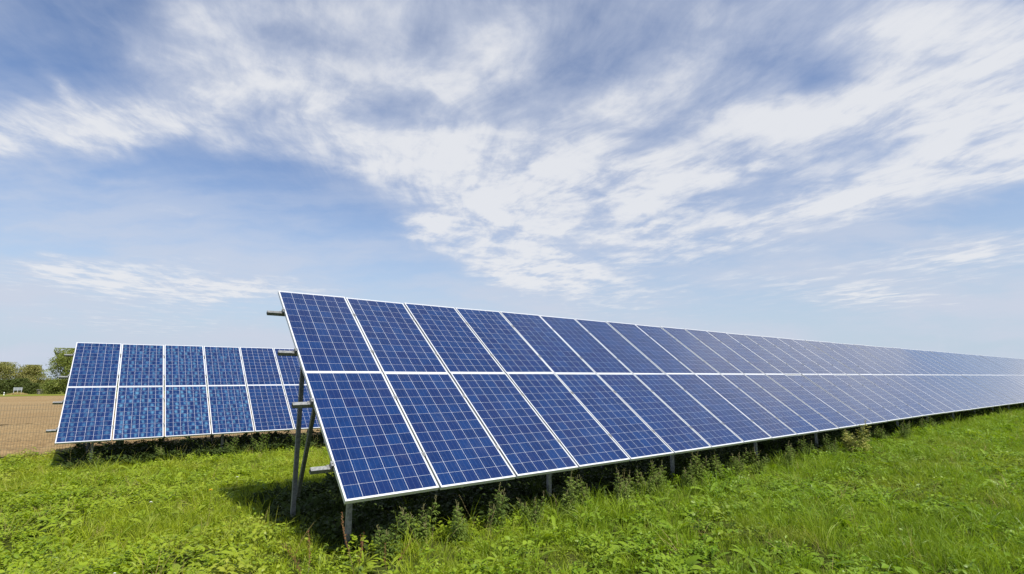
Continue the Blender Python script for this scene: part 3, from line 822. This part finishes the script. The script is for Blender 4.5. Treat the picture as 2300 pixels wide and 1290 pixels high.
# pale yellowish bush far along the near row
x, y = row_pt(11.15, -.30)
w_ = weed('mugwort', 2, x, y, .74, 1.0, "straw coloured dry bushy weed rising past the lower edge, far along the near row", "bushy weeds along the near row's lower edge")
m_straw = leaf_mat("straw_leaf", [(0.30, 0.29, 0.07), (0.40, 0.38, 0.11), (0.24, 0.26, 0.06)], .3, .6, patch=False)
for ch in w_.children:
    ch.data = ch.data.copy(); ch.data.materials[0] = m_straw
w_.scale = (.95, .95, .78)

# ------------------------------------------------------------------ flowers
def simple(name, rgb, rough=.6):
    m, T, out = material(name)
    tcn = T.n('ShaderNodeTexCoord'); nn = T.noise(tcn.outputs['Object'], 30, 3)
    principled(T, out, Base_Color=T.mix(T.smooth(nn, .3, .7, 0, .3), rgb, tuple(v*.7 for v in rgb)), Roughness=rough)
    return m
m_yel = simple("yellow_petals", (.80, .48, .02)); m_wht = simple("white_petals", (.75, .76, .70))
def flower(name, x, y, h, rad, mat, label, group=None):
    z = float(ground_z(x, y)); r = empty(name, (x, y, z)); tag(r, label, "flower", group)
    st = MB(); st.tube([(0, 0, 0), (.01, .005, h*.5), (.0, .01, h)], [.002, .0018, .0015], 5, False); link("stem", st.mesh("flower_stem", m_stem), r)
    L = Leaves()
    for i in range(34):
        aa_ = i*2.399; up = .15+.9*(i/34)
        L.strip((0, .01, h), (math.cos(aa_), math.sin(aa_), up), (0, 0, 1), rad*(1-.35*i/34), rad*.28, .3, pr_lance, 3, .1, .1)
    link("petals", L.mesh("petals", mat), r)
flower("yellow_flower", -4.30, 7.75, .30, .030, m_yel, "orange yellow flower at the left corner of the near row's shadow")
flower("clover_flower", -5.05, 7.62, .17, .026, m_wht, "white clover flower in the sunlit grass left of the near row's shadow", "white clover flowers")
flower("clover_flower", -3.25, 4.55, .16, .014, m_wht, "small white clover flower low at the bottom left of the lawn", "white clover flowers")
flower("clover_flower", -4.75, 9.35, .18, .026, m_wht, "white clover flower between the two rows of panels", "white clover flowers")

# ------------------------------------------------------------------ wire fence along the field
mw = simple("fence_wire_paint", (.075, .080, .065), .5)
fa0, fa1 = -30.0, 36.0; QFe = 14.15
fx0, fy0 = row_pt(fa0, QFe)
fence = empty("wire_fence", (fx0, fy0, float(ground_z(fx0, fy0)))); tag(fence, "thin dark welded wire mesh fence between the meadow and the ploughed field", "fence")
def fz(a_): xx, yy = row_pt(a_, QFe); return xx-fx0, yy-fy0, float(ground_z(xx, yy)) - fence.location.z
wm = MB(); st_ = 0.058
def wire(p, q_, r=.0023):
    p = Vector(p); q_ = Vector(q_); d = (q_-p).normalized()
    a_ = Vector((0, 0, 1)) if abs(d.z) < .7 else U.copy(); b_ = d.cross(a_).normalized(); c_ = d.cross(b_)
    vs = [p+b_*r, p+(c_-b_*.6)*r, p-(c_+b_*.6)*r, q_+b_*r, q_+(c_-b_*.6)*r, q_-(c_+b_*.6)*r]
    wm.add(vs, [(0, 1, 4, 3), (1, 2, 5, 4), (2, 0, 3, 5)])
aa = fa0
while aa < fa1:
    x_, y_, z_ = fz(aa); wire((x_, y_, z_+.03), (x_, y_, z_+1.42)); aa += st_
for hz_ in (.05, .25, .45, .65, .85, 1.05, 1.25, 1.36):
    aa = fa0
    while aa < fa1-.01:
        x_, y_, z_ = fz(aa); x2, y2, z2 = fz(min(aa+2, fa1)); hx, hy = H.x*.004, H.y*.004
        wire((x_-hx, y_-hy, z_+hz_), (x2-hx, y2-hy, z2+hz_)); aa += 2
link("mesh_wire", wm.mesh("fence_mesh", mw), fence)
aa = fa0 + .3
while aa < fa1:
    x_, y_, z_ = fz(aa); pm = MB(); pm.box(x_-.03, x_+.03, y_+.03, y_+.07, z_-.3, z_+1.48); pm.box(x_-.033, x_+.033, y_+.027, y_+.073, z_+1.48, z_+1.50)
    link("post", pm.mesh("fence_post", mw), fence); aa += 2.5

# ------------------------------------------------------------------ trees beyond the field
def tree_leaf(name, cols): return leaf_mat(name, cols, .25, .6, patch=False)
m_t1 = tree_leaf("birch_leaf", [(0.27, 0.27, 0.08), (0.19, 0.20, 0.05), (0.33, 0.31, 0.11), (0.14, 0.17, 0.04)])
m_t2 = tree_leaf("dense_leaf", [(0.06, 0.09, 0.02), (0.09, 0.12, 0.03), (0.12, 0.15, 0.035)])
m_t3 = tree_leaf("green_leaf", [(0.17, 0.22, 0.045), (0.25, 0.28, 0.065), (0.12, 0.165, 0.03), (0.28, 0.29, 0.08)])
m_bark = simple("bark", (.12, .095, .07), .9); m_birch = simple("birch_bark", (.55, .53, .48), .8)
def tree(name, az_px, depth, h, w, leafm, bark, nleaf, label, cat="tree", seed=1, low=.12, lsz=.36, group=None, base=None, clump=.55):
    rnd = random.Random(seed)
    x = (az_px-1150)/1160.2*depth*1.0*(1/1.0); y = depth
    z = float(ground_z(x, y)) + .05
    r = empty(name, (x, y, z)); tag(r, label, cat, group)
    tr = MB(); tips = []
    lean = Vector((rnd.uniform(-.06, .06), rnd.uniform(-.06, .06), 1))
    tp = [lean*(h*.92*i/8) + Vector((rnd.gauss(0, .012*h), rnd.gauss(0, .012*h), 0))*(i > 0) for i in range(9)]
    tr.tube(tp, [h*.022*(1-.9*i/8)+.012 for i in range(9)], 7, False)
    for j in range(46):
        t = low + (1-low)*((j+.5)/46); i = min(int(t*8), 7); b = tp[i].lerp(tp[i+1], t*8-i)
        a_ = j*2.4+rnd.uniform(-.5, .5)
        tt = (t-low)/(1-low)
        ext = w*.5*(math.sin(math.pi*min(1, .22+.78*tt))**.7)*rnd.uniform(.6, 1.12)
        e = b + Vector((math.cos(a_)*ext, math.sin(a_)*ext, ext*.45*rnd.uniform(.3, 1.6)))
        if e.z > h: e.z = h*rnd.uniform(.93, 1.0)
        mid = b.lerp(e, .5) + Vector((0, 0, ext*.12))
        tr.tube([b, mid, e], [h*.007*(1-.6*t), h*.004*(1-.5*t), .01], 4, False)
        for f_ in (.35, .6, .8, 1.0):
            c_ = b.lerp(mid, f_*2) if f_ < .5 else mid.lerp(e, f_*2-1)
            c_ = c_ + Vector((rnd.gauss(0, .055*w), rnd.gauss(0, .055*w), rnd.gauss(0, .045*w)))
            tips.append((c_, rnd.uniform(.35, 1.0)*clump*w*.16, rnd.random()))
            if rnd.random() < .5: tr.tube([mid, c_], [.02, .008], 3, False)
    link("trunk", tr.mesh(name+"_trunk", bark), r)
    N = nleaf; tn = len(tips)
    rr = np.random.RandomState(seed)
    ti = rr.randint(0, tn, N)
    C = np.array([tuple(t[0]) for t in tips])[ti]; S_ = np.array([t[1] for t in tips])[ti]; TT = np.array([t[2] for t in tips])[ti]
    cen = C + rr.normal(0, 1, (N, 3))*S_[:, None]*np.array([1, 1, .7])
    cen[:, 2] = np.clip(cen[:, 2], .15, h*1.01)
    rad_ = np.hypot(cen[:, 0], cen[:, 1]); lim = w*.52*(.55+.45*np.sin(np.pi*np.clip(.15+.85*cen[:, 2]/h, 0, 1)))
    ph_ = np.arctan2(cen[:, 1], cen[:, 0]); lim = lim*(.80 + .24*np.sin(ph_*3+cen[:, 2]*1.9/h*4+seed) + .20*np.sin(ph_*5-cen[:, 2]/h*13+seed*2))
    kk_ = np.minimum(1, lim/np.maximum(rad_, .01))**.85; cen[:, 0] *= kk_; cen[:, 1] *= kk_
    d1 = rr.normal(0, 1, (N, 3)); d1 /= np.linalg.norm(d1, axis=1)[:, None]
    d2 = np.cross(d1, rr.normal(0, 1, (N, 3))); d2 /= np.linalg.norm(d2, axis=1)[:, None]
    sz = lsz*rr.uniform(.45, 1.0, N)[:, None]
    vv_ = np.stack([cen-d1*sz*.5, cen+d2*sz*.28, cen+d1*sz*.5, cen-d2*sz*.28], 1).reshape(-1, 3)
    me = bpy.data.meshes.new(name+"_crown"); me.from_pydata(vv_.tolist(), [], np.arange(4*N).reshape(N, 4).tolist())
    at = me.attributes.new('tone', 'FLOAT', 'POINT'); at.data.foreach_set('value', np.repeat((TT*.7+rr.rand(N)*.15), 4))
    me.materials.append(leafm); link("crown", me, r)
    return r
G = "trees beyond the field"
tree("birch_tree", 28, 135, 8.1, 7.4, m_t1, m_birch, 9000, "birch with open yellowish crown and pale trunk, leftmost tree in view beyond the field", seed=4, low=.25, group=G, clump=.8)
tree("broadleaf_tree", 84, 139, 7.5, 7.2, m_t1, m_bark, 15000, "round brownish green tree in the middle of the group, right behind the road sign", seed=8, low=.08, group=G, clump=.9)
tree("broadleaf_tree", 192, 131, 11.0, 14.6, m_t3, m_bark, 34000, "tallest dense green tree, rising at the left edge of the rear row of panels", seed=13, low=.03, lsz=.42, group=G, clump=.95)
tree("broadleaf_tree", -70, 138, 9.0, 8.5, m_t3, m_bark, 9000, "broad green tree beyond the left edge of the view past the field", seed=17, low=.05, group=G)
for i, (px, dp, hh_, ww_, lab) in enumerate(((4, 132, 3.0, 5.5, "low dark green shrub at the left edge, left of the pale birch trunk"),
                                     (36, 133, 3.6, 4.5, "dark green shrub right of the birch trunk, behind the white marker post"),
                                     (66, 134, 3.9, 4.8, "dark green shrub directly behind the grey road sign"),
                                     (93, 134, 2.7, 4.2, "dark green shrub between the road sign and the small hut"),
                                     (136, 129, 2.6, 5.0, "low green shrub at the foot of the tallest tree"))):
    tree("shrub", px, dp, hh_, ww_, m_t2 if i < 4 else m_t3, m_bark, 6000, lab, "shrub", seed=30+i, low=.02, lsz=.30, group="shrubs under the far trees", clump=1.1)

# far road sign, marker post, hut and lamp
m_sg = simple("sign_back_grey", (.24, .27, .30), .5); m_pl = simple("pole_grey", (.40, .41, .42), .5)
def far_xy(px, depth): return (px-1150)/1160.2*depth, depth
def far_root(name, px, depth, label, cat):
    x, y = far_xy(px, depth); r = empty(name, (x, y, float(ground_z(x, y))+.08), R(-42)*0 + math.atan2(-x, y)*0)
    r.rotation_euler.z = -math.atan2(x, y); tag(r, label, cat); return r
r = far_root("road_sign", 61, 124, "grey backed double road sign on three posts before the far trees", "road sign")
m = MB(); m.box(-.78, -.02, -.03, .03, 1.02, 1.72); m.box(.02, .78, -.03, .03, 1.02, 1.72); link("sign_panel", m.mesh("sign_panel", m_sg), r)
for xx in (-.66, 0, .66):
    m = MB(); m.box(xx-.045, xx+.045, -.12, -.035, -.1, 1.66); link("post", m.mesh("sign_post", m_pl), r)
r = far_root("marker_post", 32, 118, "small white roadside marker post with a dark band at the field edge", "marker post")
m = MB(); m.box(-.075, .075, -.05, .05, -.1, .34); m.box(-.075, .075, -.05, .05, .46, .60); m.add([(-.075, -.05, .60), (.075, -.05, .60), (.075, .05, .68), (-.075, .05, .68)], [(0, 1, 2, 3)])
link("white_body", m.mesh("marker_body", simple("marker_white", (.8, .8, .8))), r)
m = MB(); m.box(-.077, .077, -.052, .052, .34, .46); link("dark_band", m.mesh("marker_band", simple("marker_black", (.02, .02, .02))), r)
r = far_root("hut", 111, 131, "small dark roadside hut with a flat roof between the far trees", "hut")
mh = simple("hut_wall", (.06, .055, .045)); mr = simple("hut_roof", (.20, .20, .19))
m = MB(); m.box(-.55, .55, 0, .9, -.2, 1.0); link("wall", m.mesh("hut_walls", mh), r)
m = MB(); m.box(-.70, .70, -.15, 1.05, 1.003, 1.12); link("roof", m.mesh("hut_roof", mr), r)
m = MB(); m.box(-.35, .05, -.02, -.003, .0, .8); link("door", m.mesh("hut_door", simple("hut_door", (.16, .15, .13))), r)
r = far_root("signpost", 116, 129, "thin grey post with a small square plate beside the hut", "signpost")
m = MB(); m.tube([(0, 0, -.2), (0, 0, 1.9)], [.05, .04], 6); link("pole", m.mesh("far_pole", m_pl), r)
m = MB(); m.box(-.16, .16, -.075, -.052, 1.55, 1.85); link("sign_plate", m.mesh("far_plate", simple("plate_dark", (.10, .11, .10))), r)

# tall dry grass by the road sign
L = Leaves(); random.seed(5)
for i in range(2600):
    px = random.uniform(38, 84); dp = random.uniform(122, 128); x, y = far_xy(px, dp)
    hgt_ = .45*math.exp(-((px-62)/16)**2)+.15
    L.blade((x, y, float(ground_z(x, y))+.09), (random.uniform(-.4, .4), random.uniform(-.4, .4), 1), hgt_*random.uniform(.6, 1.3), .05, .4, 2, random.random())
tag(link("dry_grass", L.mesh("dry_grass", m_dry)), "straw coloured tall grass around the far road sign", "grass", kind='stuff')
